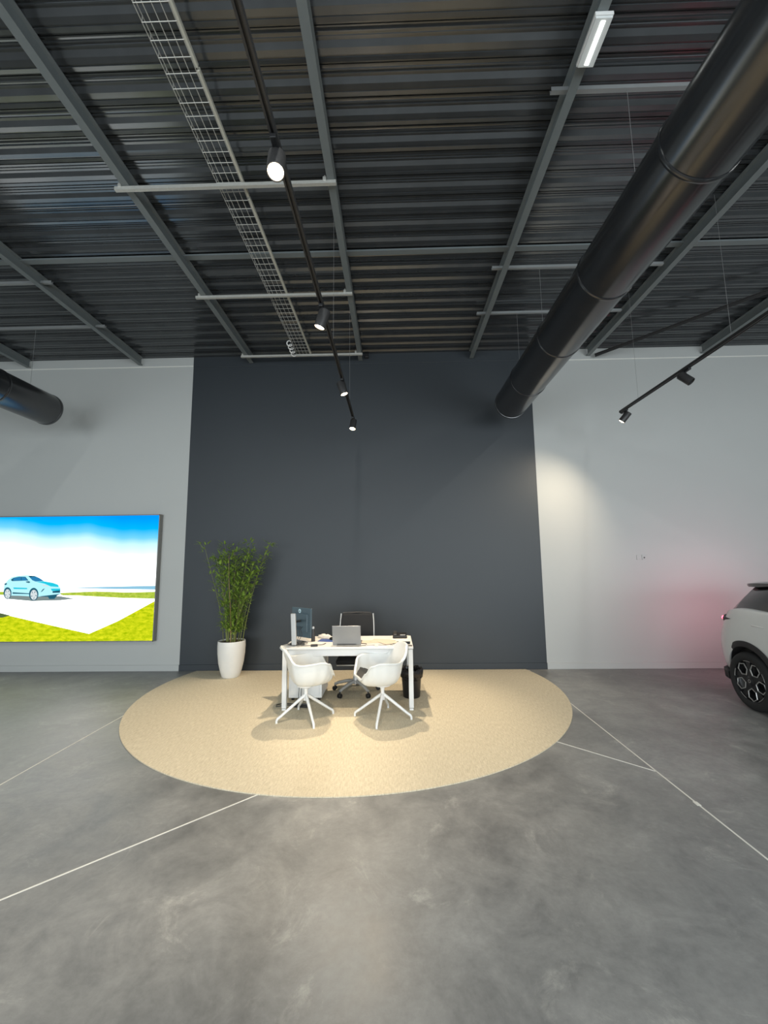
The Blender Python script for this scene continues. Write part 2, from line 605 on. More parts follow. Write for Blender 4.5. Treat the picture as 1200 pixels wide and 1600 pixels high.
# ducts
def duct(x, z, y0, y1, seams, hang, label, r=.25):
    t = thing('ventilation_duct', label, 'duct', (x, 0, z), 0, 'black round ventilation ducts')
    ax = Matrix.Rotation(R(-90), 3, 'X')
    ys = [y0] + seams + [y1]
    for a, b in zip(ys, ys[1:]):
        MB().lathe([(r, a+.001), (r, b-.001)], n=72, axis=ax).build('duct_section', M_DUCT, t, smooth=30)
    for s in seams:
        MB().lathe([(r-.01, s-.016), (r+.004, s-.016), (r+.008, s-.008), (r+.008, s+.008), (r+.004, s+.016), (r-.01, s+.016)], n=72, axis=ax).build('seam_collar', M_DUCT, t, smooth=50)
    MB().lathe([(r-.004, y1-.03), (r+.005, y1-.028), (r+.005, y1+.004), (r-.012, y1+.010), (r-.02, y1+.006), (0, y1+.006)], n=72, axis=ax).build('end_cap', M_DUCT, t, smooth=50)
    for h in hang:
        MB().tube([(0, h, r-.005), (0, h, bz0+.05-z)], .0018, 6).build('hanger_wire', M_WIRE, t)
    return t


duct(1.90, 4.27, FRONT_Y+.1, 6.40, [-4.2, -3.1, -2.05, -1.0, .1, 1.2, 2.28, 3.41, 4.44, 5.52], [-1.1, .9, 2.9, 4.9, 5.87], 'long black round ventilation duct crossing the upper right of the ceiling')
duct(-5.556, 4.277, FRONT_Y+.1, 6.32, [-4.2, -3.1, -2.05, -1.0, .1, 1.2, 2.25, 3.3, 4.4, 5.4], [-1.1, .95, 2.95, 4.95, 5.97], 'black round ventilation duct cut off by the left edge above the screen')

# diagonal roof brace
a, b = Vector((3.62, 7.05, 5.395)), Vector((6.3, 4.09, 5.395))
d = b-a
o = MB().box((a+b)/2, (d.length, .05, .012), Matrix.Rotation(math.atan2(d.y, d.x), 3, 'Z')).box((a+b)/2+Vector((0, 0, -.02)), (d.length, .008, .05), Matrix.Rotation(math.atan2(d.y, d.x), 3, 'Z')).build('roof_brace', M_BLACKM)
tag(o, 'thin dark diagonal brace under the deck at the upper right', 'brace')


# spotlight tracks
def track(x, y0, y1, z, wires, label):
    t = thing('spotlight_track', label, 'light track', (x, 0, z), 0, 'spotlight tracks')
    pr = [(-.018, 0), (-.007, 0), (-.007, .016), (.007, .016), (.007, 0), (.018, 0), (.018, .034), (-.018, .034)]
    MB().prism(pr, y0, y1, 'XZ').build('channel', M_BLACKM, t)
    MB().box((0, y1+.012, .017), (.038, .026, .036), bevel=.004).build('end_cap', M_BLACK, t)
    for w in wires:
        MB().tube([(0, w, .03), (0, w, CEIL-z)], .0014, 6).build('hanger_wire', M_WIRE, t)
    return t


TZ = 3.95
track(-.59, -2.0, 6.13, TZ, [0, 4.0, 5.6], 'thin black spotlight track hanging in front of the dark wall')
track(3.42, -2.0, 6.04, TZ, [0, 2.0, 4.0, 5.6], 'thin black spotlight track hanging at the right before the grey wall')


def spotlight(pos, aim, label, power, cone=55, blend=.6, lit=True, col=(1.0, .83, .61), size=.022):
    """track spotlight: adapter, stem, can; the lens glows and carries its own spot lamp"""
    x, y, z = pos
    t = thing('track_spotlight', label, 'spotlight', pos, 0, 'track spotlights')
    MB().box((0, 0, -.012), (.034, .15, .026), bevel=.004).build('adapter', M_BLACK, t)
    MB().tube([(0, 0, -.02), (0, 0, -.065)], .010, 10).build('stem', M_BLACK, t, smooth=40)
    piv = Vector((0, 0, -.105))
    d = (Vector(aim) - (Vector(pos)+piv)).normalized()
    q = d.to_track_quat('Z', 'Y').to_matrix()
    MB().lathe([(0, -.085), (.044, -.085), (.048, -.08), (.048, .070), (.044, .072), (.041, .070), (.041, .050), (0, .050)], c=piv, n=28, axis=q).build('can', M_BLACKM, t, smooth=40)
    if lit:
        MB().lathe([(.0405, .066), (.030, .071), (0, .073)], c=piv, n=24, axis=q).build('lens', M_SPOTLENS, t, smooth=40)
        ld = bpy.data.lights.new('spot_beam', 'SPOT')
        ld.energy = power
        ld.color = col
        ld.spot_size = R(cone)
        ld.spot_blend = blend
        ld.shadow_soft_size = size
        lo = bpy.data.objects.new('spot_beam', ld)
        COL.objects.link(lo)
        lo.parent = t
        lo.location = piv + d*.08
        lo.rotation_euler = d.to_track_quat('-Z', 'Y').to_euler()
    else:
        MB().lathe([(.0405, .058), (0, .060)], c=piv, n=24, axis=q).build('lens', M_BLACK, t)
    return t


spotlight((-.59, 1.93, TZ), (-.35, .6, 0), 'brightest track spotlight, nearest the camera under the ceiling', 80, 90)
spotlight((-.59, 3.33, TZ), (-1.95, 3.7, 0), 'lit track spotlight, second from the camera, aimed left', 230, 70)
spotlight((-.59, 4.76, TZ), (.75, 4.9, 0), 'lit track spotlight, third along the track before the dark wall', 230, 74)
spotlight((-.59, 6.07, TZ), (-1.0, 5.1, 0), 'lit track spotlight at the far end of the left track', 360, 84, .5)
spotlight((3.42, 5.96, TZ), (1.65, WALL_Y, 1.35), 'lit spotlight at the end of the right track', 165, 108, 1.0)
spotlight((3.42, 4.67, TZ), (4.6, 3.4, 1.8), 'unlit black spotlight on the right track', 0, lit=False)

# batten light on a beam
t = thing('batten_light', 'small white batten light fixed under the beam at the top right', 'light', (1.462, 2.53, bz0), 0)
MB().box((0, 0, -.014), (.125, .30, .026), bevel=.004).build('housing', M_WHITE, t)
MB().box((0, 0, -.036), (.115, .285, .016), bevel=.004).build('diffuser', M_DIFF, t)
MB().box((0, 0, -.0455), (.028, .25, .004)).build('tube', M_BATTEN, t)

# unseen long battens added behind the camera as fill light for the hall
for by_, lab in ((.2, 'nearer the desk'), (-3.2, 'nearer the windows')):
    for bx_, side in ((-4.6, 'left'), (-.555, 'middle'), (3.535, 'right')):
        t = thing('fill_batten', 'long white fill-light batten, added unseen on the %s beam behind the camera, %s' % (side, lab), 'light', (bx_, by_, bz0), 0, 'added fill-light battens')
        MB().box((0, 0, -.016), (.11, 1.5, .03), bevel=.004).build('housing', M_WHITE, t)
        MB().box((0, 0, -.040), (.09, 1.46, .018), bevel=.004).build('diffuser', M_BATTEN, t)
        ld = bpy.data.lights.new('batten_light', 'AREA')
        ld.shape = 'RECTANGLE'
        ld.size, ld.size_y = .09, 1.46
        ld.energy = FILL_BATTEN_POWER
        ld.color = (.97, 1.0, .98)
        lo = bpy.data.objects.new('fill_batten_glow', ld)
        COL.objects.link(lo)
        lo.parent = t
        lo.location = (0, 0, -.052)

# small black box at the wall head
o = MB().box((-.44, WALL_Y-.055, 5.49), (.07, .05, .07), bevel=.006).build('motion_sensor', M_BLACK)
tag(o, 'small black sensor box high on the dark wall beside the beam end', 'sensor')
t = thing('wall_socket', 'small double wall socket on the right grey wall', 'socket', (4.19, WALL_Y, 1.81))
for dx in (-.045, .045):
    MB().box((dx, -.005, 0), (.08, .010, .08), bevel=.003).build('plate', M_GREYWALL, t)
MB().lathe([(0, 0), (.012, 0), (.012, .003), (0, .003)], c=(.04, -.0095, -.005), n=12, axis=Matrix.Rotation(R(90), 3, 'X')).build('hole', M_BLACK, t)

# ------------------------------------------------------------------ LED screen
SX0, SX1, SZ0, SZ1 = -7.92, -4.055, .515, 2.630
SY = 7.055


def sky_material():
    M = bpy.data.materials.new('screen_sky')
    M.use_nodes = True
    nt = M.node_tree
    N, L = nt.nodes, nt.links
    N.remove(N['Principled BSDF'])
    tc = N.new('ShaderNodeTexCoord')
    sp = N.new('ShaderNodeSeparateXYZ')
    L.new(tc.outputs['Object'], sp.inputs[0])
    # wavy lower edge of the blue, dropping to the right
    wn = N.new('ShaderNodeTexNoise')
    wn.inputs['Scale'].default_value = .9
    wn.inputs['Detail'].default_value = 2
    cx = N.new('ShaderNodeCombineXYZ')
    L.new(sp.outputs['X'], cx.inputs[0])
    L.new(cx.outputs[0], wn.inputs['Vector'])
    sl = N.new('ShaderNodeMath')
    sl.operation = 'MULTIPLY_ADD'
    sl.inputs[1].default_value = .098
    L.new(sp.outputs['X'], sl.inputs[0])
    L.new(sp.outputs['Z'], sl.inputs[2])
    ad = N.new('ShaderNodeMath')
    ad.operation = 'MULTIPLY_ADD'
    ad.inputs[1].default_value = -.35
    L.new(wn.outputs['Fac'], ad.inputs[0])
    L.new(sl.outputs[0], ad.inputs[2])
    mr = N.new('ShaderNodeMapRange')
    mr.inputs['From Min'].default_value = .88
    mr.inputs['From Max'].default_value = 1.98
    L.new(ad.outputs[0], mr.inputs['Value'])
    rp = N.new('ShaderNodeValToRGB')
    e = rp.color_ramp.elements
    e[0].position = 0
    e[0].color = (1, 1, 1, 1)
    e[1].position = 1
    e[1].color = (0, .30, .98, 1)
    for p, c in ((.38, (.93, 1.0, 1.0, 1)), (.58, (.55, .88, 1.0, 1)), (.68, (.16, .62, .98, 1)), (.82, (.0, .44, 1.0, 1))):
        k = e.new(p)
        k.color = c
    L.new(mr.outputs[0], rp.inputs[0])
    em = N.new('ShaderNodeEmission')
    L.new(rp.outputs[0], em.inputs[0])
    st = N.new('ShaderNodeMapRange')
    st.inputs['To Min'].default_value = 2.6
    st.inputs['To Max'].default_value = 1.15
    st.inputs['From Max'].default_value = .45
    L.new(mr.outputs[0], st.inputs['Value'])
    L.new(st.outputs[0], em.inputs[1])
    L.new(em.outputs[0], N['Material Output'].inputs[0])
    return M


def grass_material(name, c0, c1, sc):
    M = emit(name, c0, 1.0)
    nt = M.node_tree
    N, L = nt.nodes, nt.links
    em = [x for x in N if x.type == 'EMISSION'][0]
    tc = N.new('ShaderNodeTexCoord')
    mp = N.new('ShaderNodeMapping')
    mp.inputs['Scale'].default_value = (1, 1, 2.2)
    L.new(tc.outputs['Object'], mp.inputs[0])
    nz = N.new('ShaderNodeTexNoise')
    nz.inputs['Scale'].default_value = sc
    nz.inputs['Detail'].default_value = 7
    nz.inputs['Roughness'].default_value = .7
    L.new(mp.outputs[0], nz.inputs[0])
    rp = N.new('ShaderNodeValToRGB')
    rp.color_ramp.elements[0].position = .35
    rp.color_ramp.elements[0].color = (*c0, 1)
    rp.color_ramp.elements[1].position = .65
    rp.color_ramp.elements[1].color = (*c1, 1)
    L.new(nz.outputs['Fac'], rp.inputs[0])
    L.new(rp.outputs[0], em.inputs[0])
    return M


scr = thing('display_screen', 'large lit wall screen showing a pale blue car on a sunny meadow', 'screen', (0, SY, 0))
MB().box(((SX0+SX1)/2, .055, (SZ0+SZ1)/2), (SX1-SX0-.10, .09, SZ1-SZ0-.10)).build('housing', M_BLACKM, scr)
M_FRAME = mat('grey_metal_frame', (.22, .22, .21), .45, .3)
fw_ = .016
f = MB()
f.box(((SX0+SX1)/2, .048, SZ1+.006), (SX1-SX0+.026, .098, fw_))
f.box(((SX0+SX1)/2, .048, SZ0-.006), (SX1-SX0+.026, .098, fw_))
f.box((SX1+.006, .048, (SZ0+SZ1)/2), (fw_, .098, SZ1-SZ0+.026))
f.box((SX0-.006, .048, (SZ0+SZ1)/2), (fw_, .098, SZ1-SZ0+.026))
f.build('frame', M_FRAME, scr)


def su(px, py):       # picture coordinates: px 0..248 from the visible left to the right edge, py down from 805
    fy = (1001-py)/196.0
    xr = 248 - 10*(1-fy)
    return (-6.873+.22*(1-fy) + (px/xr)*(2.81-.22*(1-fy)) if px < 0 or True else 0, SZ0 + fy*(SZ1-SZ0))


SCRM = [sky_material(), emit('screen_pavement', (1, .99, .97), 2.4), grass_material('screen_far_grass', (.30, .48, .03), (.62, .72, .10), 14),
        grass_material('screen_grass', (.36, .52, .0), (.86, .88, .02), 9), emit('screen_sea', (.30, .62, .82), .95),
        emit('screen_car_body', (.46, .88, .97), 1.1), emit('screen_car_dark', (.02, .13, .20), .9), emit('screen_car_glass', (.03, .25, .52), .9),
        emit('screen_car_cyan', (.02, .62, .80), 1.0), emit('screen_shadow', (.28, .36, .36), .8), emit('screen_rim', (.72, .80, .82), 1.0), emit('screen_tree_shade', (.16, .24, .10), .6)]
pic = MB()
layer = [0]


def poly(mi, pts, raw=False):
    pic.mi = mi
    yy = -.0004*layer[0]
    layer[0] += 1
    vs = []
    for p in pts:
        x, z = p if raw else su(*p)
        x = min(max(x, SX0), SX1)
        z = min(max(z, SZ0), SZ1)
        vs.append(pic.bm.verts.new((x, yy, z)))
    pic._f(vs)


def disc(mi, cx, cy, rx, ry, n=20):
    poly(mi, [(cx+rx*math.cos(2*PI*k/n), cy+ry*math.sin(2*PI*k/n)) for k in range(n)])


poly(0, [(SX0, SZ0), (SX1, SZ0), (SX1, SZ1), (SX0, SZ1)], True)
poly(4, [(100, 918.5), (160, 918), (250, 917), (250, 923), (160, 921)])
poly(2, [(90, 927), (150, 925), (200, 927), (250, 926.5), (250, 937), (170, 935), (100, 931)])
poly(2, [(-95, 924), (8, 924), (8, 929), (-95, 930)])
poly(1, [(-95, 929.5), (60, 929.5), (120, 931), (200, 936), (250, 938), (250, 960), (140, 990), (0, 958), (-95, 938)])
poly(3, [(-95, 938), (0, 958), (60, 972), (140, 990), (185, 971), (255, 941), (255, 1003), (-95, 1003)])
poly(11, [(-95, 948), (-40, 954), (0, 957), (16, 961), (4, 964), (-30, 966), (-95, 962)])
poly(9, [(12, 930), (60, 930), (95, 932), (117, 936), (95, 938.2), (50, 939), (14, 935.5)])
# pale blue crossover seen from its front right side
poly(5, [(5.5, 928), (6, 915), (8, 911), (12, 906), (18, 901.5), (28, 899), (42, 898.6), (56, 900), (63, 903.5), (70, 908.5), (82, 910.5), (91, 913.5), (94.5, 918), (95.5, 923), (95, 929), (82, 931), (62, 932.5), (30, 930.5), (12, 930)])
poly(6, [(17, 905.5), (21, 902.5), (30, 900.8), (40, 901), (45, 907), (40, 907), (19, 907.6)])
poly(7, [(21, 903.2), (31, 901.4), (33, 901.4), (33, 906.7), (21, 906.9)])
poly(7, [(34, 901.4), (39.5, 901.7), (43.5, 906.5), (34, 906.7)])
poly(7, [(44.5, 899.6), (55, 900.2), (61.5, 903), (69, 908), (56, 908.6), (51, 906.5)])
poly(6, [(44.5, 899.4), (54, 899.8), (57, 901), (50, 901.5), (47.5, 902.4)])
poly(8, [(57, 909), (70, 908.4), (84, 911), (92, 914.5), (92, 917.5), (80, 916.5), (70, 912)])
poly(6, [(40.5, 908.5), (46, 908), (48, 909.5), (46, 910.8), (42, 910)])
poly(8, [(21, 917.5), (43, 918.5), (43, 920.4), (22, 920)])
poly(6, [(20, 925), (47, 927), (47, 928.2), (20, 927.4)])
poly(8, [(80, 920), (95, 920), (95, 923), (82, 923.5)])
poly(6, [(83, 923.8), (95, 922.6), (94.5, 926.4), (83, 926.6)])
poly(6, [(64, 925.5), (68, 920.5), (71, 919.6), (67, 924)])
poly(10, [(66, 913.5), (75, 914.5), (78, 916.5), (69, 916)])
poly(6, [(7, 911), (11, 910.5), (11.5, 912.5), (8, 914)])
poly(6, [(60, 932), (95, 928.4), (90, 931), (86, 936), (78, 936), (76, 932.5)])
for cx, cy, rx, ry in ((12.3, 927, 6.3, 9.3), (53.8, 929, 7.4, 10)):
    disc(6, cx, cy-.6, rx, ry)
    disc(10, cx+.2, cy+.4, rx*.72, ry*.78)
    for k in range(5):
        a = k*2*PI/5+.3
        poly(6, [(cx+.2+rx*.2*math.cos(a-.5), cy+.4+ry*.2*math.sin(a-.5)), (cx+.2+rx*.62*math.cos(a-.12), cy+.4+ry*.66*math.sin(a-.12)), (cx+.2+rx*.62*math.cos(a+.12), cy+.4+ry*.66*math.sin(a+.12))])
pic.build('picture', SCRM, scr)

# ------------------------------------------------------------------ round rug, cut straight along the wall
cx, cy, rr = -.59, 6.231, 2.866
ymax = 7.12
a0 = math.asin((ymax-cy)/rr)
pts = []
N_ = 160
for k in range(N_+1):
    a = PI - a0 + (PI + 2*a0)*k/N_
    pts.append((rr*math.cos(a), rr*math.sin(a)))
rug = MB().prism(pts, 0, .009).build('round_rug', M_RUG, loc=(cx, cy, .0005))
tag(rug, 'large round beige woven rug cut straight along the dark wall', 'rug')
RZ = .0095

# ------------------------------------------------------------------ desk
DX0, DX1, DY0, DY1, DZ = -1.383, .222, 5.21, 6.01, .745
ds = thing('office_desk', 'white rectangular office desk on the round rug', 'desk', ((DX0+DX1)/2, (DY0+DY1)/2, RZ))
hw, hd = (DX1-DX0)/2, (DY1-DY0)/2
dz = DZ-RZ
MB().box((0, 0, dz-.0125), (hw*2, hd*2, .025), bevel=.004).build('desktop', M_WHITE, ds)
for sx in (-1, 1):
    for sy in (-1, 1):
        lg = MB().box((sx*(hw-.033), sy*(hd-.033), (dz-.03)/2+.012), (.056, .056, dz-.055), bevel=.006).build('leg', M_WHITEM, ds)
        MB().box((sx*(hw-.033), sy*(hd-.033), .010), (.048, .048, .02)).build('foot', M_WHITEM, lg)
    MB().box((sx*(hw-.033), 0, dz-.058), (.054, hd*2-.124, .05), bevel=.004).build('side_rail', M_WHITEM, ds)
MB().box((0, -hd+.065, dz-.074), (hw*2-.125, .035, .078), bevel=.004).build('front_rail', M_WHITEM, ds)
MB().box((0, hd-.12, dz-.066), (hw*2-.125, .035, .075), bevel=.004).build('rear_rail', M_WHITEM, ds)

# pedestal
pd = thing('drawer_pedestal', 'white metal drawer pedestal standing under the left of the desk', 'drawer unit', (-1.165, 5.82, RZ))
MB().box((0, 0, .305), (.43, .52, .53), bevel=.006).build('body', M_WHITEM, pd)
MB().box((0, -.264, .305), (.37, .008, .46), bevel=.002).build('rear_panel', M_WHITEM, pd)
for k, (z0, z1) in enumerate(((.05, .31), (.315, .435), (.44, .56))):
    dr = MB().box((0, .268, (z0+z1)/2), (.42, .014, z1-z0-.006), bevel=.002).build('drawer', M_WHITEM, pd)
    MB().box((0, .282, z1-.03), (.14, .014, .012), bevel=.003).build('handle', M_SILVER, dr)
for sx in (-1, 1):
    for sy in (-1, 1):
        MB().lathe([(0, 0), (.02, 0), (.02, .04), (0, .04)], c=(sx*.17, sy*.2, 0), n=14).build('castor', M_BLACK, pd)


# ------------------------------------------------------------------ tub chairs
def lerp(tab, x):
    for (a, va), (b, vb) in zip(tab, tab[1:]):
        if x <= b:
            t_ = (x-a)/(b-a)
            t_ = t_*t_*(3-2*t_)
            return va+(vb-va)*t_
    return tab[-1][1]


ZR = [(0, .475), (22, .474), (37, .55), (48, .632), (64, .656), (112, .640), (124, .648), (142, .76), (158, .798), (180, .805)]
RR = [(0, .295), (30, .318), (50, .330), (70, .295), (95, .275), (130, .255), (155, .228), (180, .222)]


def shell_pt(deg, v, off=0.0, zr=None):
    a = abs(((deg+180) % 360)-180)
    zrim, r = lerp(ZR, a), lerp(RR, a)
    q = v*PI/2
    f_ = math.sin(q)**.72
    g_ = (1-math.cos(q))**1.25
    z = .372 + (zrim-.372)*g_
    r = r*f_
    # the top of the back leans outwards a little
    if zrim > .66:
        r += .055*max(0, z-.62)/.2 * (1 if a > 130 else .4)
    x, y_ = r*math.cos(R(deg)), r*math.sin(R(deg))*1.02
    return Vector((x-.005, y_, z+off))


def tub_chair(loc, face, leg0, label, with_pad_label='dark grey felt seat pad'):
    t = thing('tub_chair', label, 'chair', (loc[0], loc[1], RZ), 0, 'white tub chairs before the desk')
    fz = R(face)
    ndeg, nv = 96, 16
    sh = MB()
    rows = []
    for j in range(1, nv+1):
        rows.append([shell_pt(k*360/ndeg, j/nv) for k in range(ndeg)])
    # rolled outward rim
    rim = []
    for k in range(ndeg):
        p = rows[-1][k]
        d_ = Vector((p.x, p.y, 0)).normalized()
        rim.append(p + d_*.012 + Vector((0, 0, .002)))
    rows.append(rim)
    rim2 = [p + Vector((p.x, p.y, 0)).normalized()*.006 - Vector((0, 0, .012)) for p in rim]
    rows.append(rim2)
    V = sh.grid(rows, closed=True)
    c = sh.bm.verts.new((-.005, 0, .372))
    for k in range(ndeg):
        sh._f([c, V[0][(k+1) % ndeg], V[0][k]])
    s = sh.build('shell', M_SHELL, t, smooth=50)
    solidify(s, .009, 1)
    s.rotation_euler.z = fz
    # seat pad
    pad = MB()
    rows = []
    for j in range(1, 13):
        row = []
        for k in range(ndeg):
            dg = k*360/ndeg
            a = abs(((dg+180) % 360)-180)
            vm = 1.0 if a < 30 else (.62 if a > 70 else 1.0-.38*(a-30)/40)
            row.append(shell_pt(dg, vm*j/12*.985, .024 if j < 12 else .012))
        rows.append(row)
    V = pad.grid(rows, closed=True)
    c = pad.bm.verts.new((-.005, 0, .396))
    for k in range(ndeg):
        pad._f([c, V[0][(k+1) % ndeg], V[0][k]])
    po = pad.build('seat_pad', M_PAD, t, smooth=50)
    po['label'] = with_pad_label
    po.rotation_euler.z = fz
    MB().lathe([(0, .352), (.085, .352), (.10, .360), (.10, .374), (0, .376)], n=28).build('seat_plate', M_WHITEM, t, smooth=40)
    MB().lathe([(0, .20), (.026, .20), (.027, .235), (.022, .28), (.022, .318), (.025, .319), (.025, .354), (0, .354)], n=20).build('column', M_WHITEM, t, smooth=40)
    lg = MB().tube([(.012, 0, .255), (.05, 0, .232), (.285, 0, .066), (.318, 0, .046), (.329, 0, .026), (.329, 0, .0005)],
                   [.020, .018, .0145, .0145, .0135, .0125], 12).build('leg', M_WHITEM, t, smooth=50)
    lg.rotation_euler.z = R(leg0)
    for k in (1, 2, 3):
        copy_child(lg, t, rot=(0, 0, R(leg0+90*k)))
    return t


tub_chair((-1.03, 4.965), 20, 27, 'white shell tub chair before the left of the desk, turned to the right')
tub_chair((-.150, 4.983), 202, 80, 'white shell tub chair before the right of the desk, showing its dark seat pad')

# ------------------------------------------------------------------ office chair behind the desk
oc = thing('office_chair', 'black mesh office chair with silver frame behind the desk', 'chair', (-.545, 5.93, RZ))
V_ = []
bk = MB()
rows = []
for j in range(13):
    v = j/12
    z = .52 + v*.51
    w = .225 + .012*math.sin(v*PI) - (.018*max(0, (v-.8)/.2)**2)
    yb = .205 + .05*v - .03*math.sin(v*PI)
    rows.append([(w*u/8, yb - .035*(1-(u/8)**2)*-1 if False else yb + .03*(1-(u/8)**2), z + .006*(1-(u/8)**2)) for u in range(-8, 9)])
bk.grid(rows)
b_ = bk.build('backrest', M_MESH, oc, smooth=60)
solidify(b_, .018)
for s in (-1, 1):
    MB().tube([(s*(.225+.012*math.sin(v*PI)+.008), .205+.05*v-.03*math.sin(v*PI)+.004, .49+v*.535) for v in [k/10 for k in range(11)]], .010, 8).build('back_frame', M_SILVER, oc, smooth=50)
MB().tube([(-.205, .255, 1.032), (-.1, .278, 1.038), (.1, .278, 1.038), (.205, .255, 1.032)], .009, 8).build('top_rail', M_BLACK, oc, smooth=50)
MB().tube([(0, .06, .42), (0, .20, .43), (0, .27, .52), (0, .275, .66)], .022, 10).build('back_support', M_BLACK, oc, smooth=50)
MB().box((0, -.02, .452), (.49, .47, .07), bevel=.028).build('seat', M_MESH, oc, smooth=50)
MB().box((0, -.02, .410), (.47, .44, .016), bevel=.006).build('seat_pan', M_SILVER, oc, smooth=40)
MB().box((0, .0, .383), (.15, .22, .045), bevel=.012).build('mechanism', M_BLACK, oc, smooth=40)
MB().lathe([(0, .25), (.03, .25), (.03, .37), (0, .37)], n=18).build('gas_lift', M_BLACK, oc, smooth=40)
MB().lathe([(0, .115), (.042, .115), (.045, .14), (.036, .20), (.034, .262), (0, .262)], n=20).build('hub', M_SILVER, oc, smooth=40)
lg = MB().tube([(.03, 0, .150), (.14, 0, .140), (.26, 0, .108), (.315, 0, .085)], [.026, .023, .019, .018], 12).build('base_arm', M_SILVER, oc, smooth=50)
cs = MB().lathe([(0, -.024), (.027, -.024), (.03, -.02), (.03, -.006), (.012, -.004), (.012, .004), (.03, .006), (.03, .02), (.027, .024), (0, .024)], c=(.318, 0, .0305), n=20, axis=Matrix.Rotation(R(90), 3, 'X')).tube([(.315, 0, .03), (.315, 0, .08)], .008, 8).build('castor', M_BLACK, oc, smooth=40)
for k in range(5):
    a = R(90+72*k)
    if k == 0:
        lg.rotation_euler.z = a
        cs.rotation_euler.z = a
    else:
        copy_child(lg, oc, rot=(0, 0, a))
        copy_child(cs, oc, rot=(0, 0, a))

# ------------------------------------------------------------------ waste bin with liner
bn = thing('waste_bin', 'black waste bin with a bin liner beside the right desk leg', 'bin', (.212, 5.742, RZ))
MB().lathe([(0, 0), (.105, 0), (.11, .008), (.138, .335), (.142, .34), (.136, .34), (.106, .014), (0, .014)], n=36).build('bucket', M_BLACK, bn, smooth=40)
rnd = random.Random(4)
lin = MB()
nn = 72
ph = [rnd.uniform(0, 6.28) for _ in range(4)]


def wob(k):
    a = 2*PI*k/nn
    return .5*math.sin(5*a+ph[0])+.35*math.sin(11*a+ph[1])+.25*math.sin(19*a+ph[2])


rows = []
for j, (r_, z_, wr, wz) in enumerate(((.128, .22, .0, 0), (.131, .31, .003, .0), (.134, .352, .006, .012), (.146, .362, .010, .016), (.156, .345, .008, .014), (.156, .31, .008, .012), (.152, .265, .008, .022))):
    rows.append([((r_+wr*wob(k+j))*math.cos(2*PI*k/nn), (r_+wr*wob(k+j))*math.sin(2*PI*k/nn), z_+wz*wob(k*2+7)) for k in range(nn)])
lin.grid(rows, closed=True)
solidify(lin.build('bin_liner', M_BAG, bn, smooth=60), .002)

# ------------------------------------------------------------------ things on the desk
TOP = DZ + .0005
mo = thing('computer_monitor', 'computer monitor on the left of the desk seen from behind', 'monitor', (-1.24, 5.42, TOP))
c0, c1 = Vector((-1.47, 6.0)), Vector((-1.105, 5.62))
c0, c1 = Vector((-1.405, 5.83)), Vector((-1.10, 5.585))
mid = (c0+c1)/2
ang = math.atan2((c1-c0).y, (c1-c0).x)
RM = Matrix.Rotation(ang, 3, 'Z')
ml = Vector((mid.x+1.24, mid.y-5.42, .235))
pw, phh = .40, .385
MB().box(ml, (pw, .022, phh), RM, bevel=.004).build('panel', M_MONITOR, mo)
nrm = RM @ Vector((0, -1, 0))       # back side of the panel, towards the camera
MB().box(ml+nrm*.020, (pw*.72, .024, phh*.62), RM, bevel=.010).build('rear_cover', M_MONITOR, mo)
MB().box(ml-nrm*.0118, (pw-.016, .002, phh-.02), RM).build('display', M_CARGLASS, mo)
M_LOGO = mat('pale_logo', (.62, .80, .86), .4)
lc = ml+nrm*.0125+RM @ Vector((-.03, 0, .148))
AX = RM @ Matrix.Rotation(R(90), 3, 'X')
logo = MB().lathe([(0, 0), (.027, 0), (.027, .002), (0, .002)], c=lc, n=28, axis=AX).build('round_logo', M_LOGO, mo, smooth=40)
lgm = MB()
lc = lc + nrm*.001
for pts_ in (((-.013, -.012), (-.006, .012)), ((-.004, -.012), (.0, .002)), ((.004, -.016), (.011, .010))):
    a3 = lc + RM @ Vector((pts_[0][0], -.0015, pts_[0][1]))
    b3 = lc + RM @ Vector((pts_[1][0], -.0015, pts_[1][1]))
    lgm.tube([a3, b3], .0022, 6)
lgm.tube([lc+RM @ Vector((-.0085, -.0015, .003)), lc+RM @ Vector((-.001, -.0015, .003)), lc+RM @ Vector((-.003, -.0015, -.004))], .002, 6)
lgm.tube([lc+RM @ Vector((.0075, -.0015, .0035)), lc+RM @ Vector((.013, -.0015, .003)), lc+RM @ Vector((.0115, -.0015, -.006)), lc+RM @ Vector((.006, -.0015, -.006))], .002, 6)
lgm.build('letter_strokes', M_MONITOR, logo, smooth=40)
MB().box((-.022, -.12, .205), (.062, .030, .385), Matrix.Rotation(R(-12), 3, 'Z') @ Matrix.Rotation(R(-3), 3, 'Y'), bevel=.006).build('stand_column', M_SILVER, mo)
MB().box((-.02, -.05, .004), (.24, .20, .008), Matrix.Rotation(R(-20), 3, 'Z'), bevel=.002).build('stand_base', M_SILVER, mo)
MB().tube([(-.022, -.11, .29), Vector((-.01, .05, .28)), ml+nrm*.03+Vector((0, 0, .02))], .016, 10).build('arm', M_BLACK, mo, smooth=40)
for k in range(4):
    s_ = ml + nrm*.034 + RM @ Vector((-.05+.035*k, 0, -.05))
    MB().tube([s_, s_+nrm*.03+Vector((0, 0, -.03)), s_+nrm*.035+Vector((.01*k, -.01, -.10)), (s_+nrm*.06).x and Vector(((s_+nrm*.06).x, (s_+nrm*.06).y, .006))], .0032, 6).build('cable', M_BLACK, mo, smooth=50)

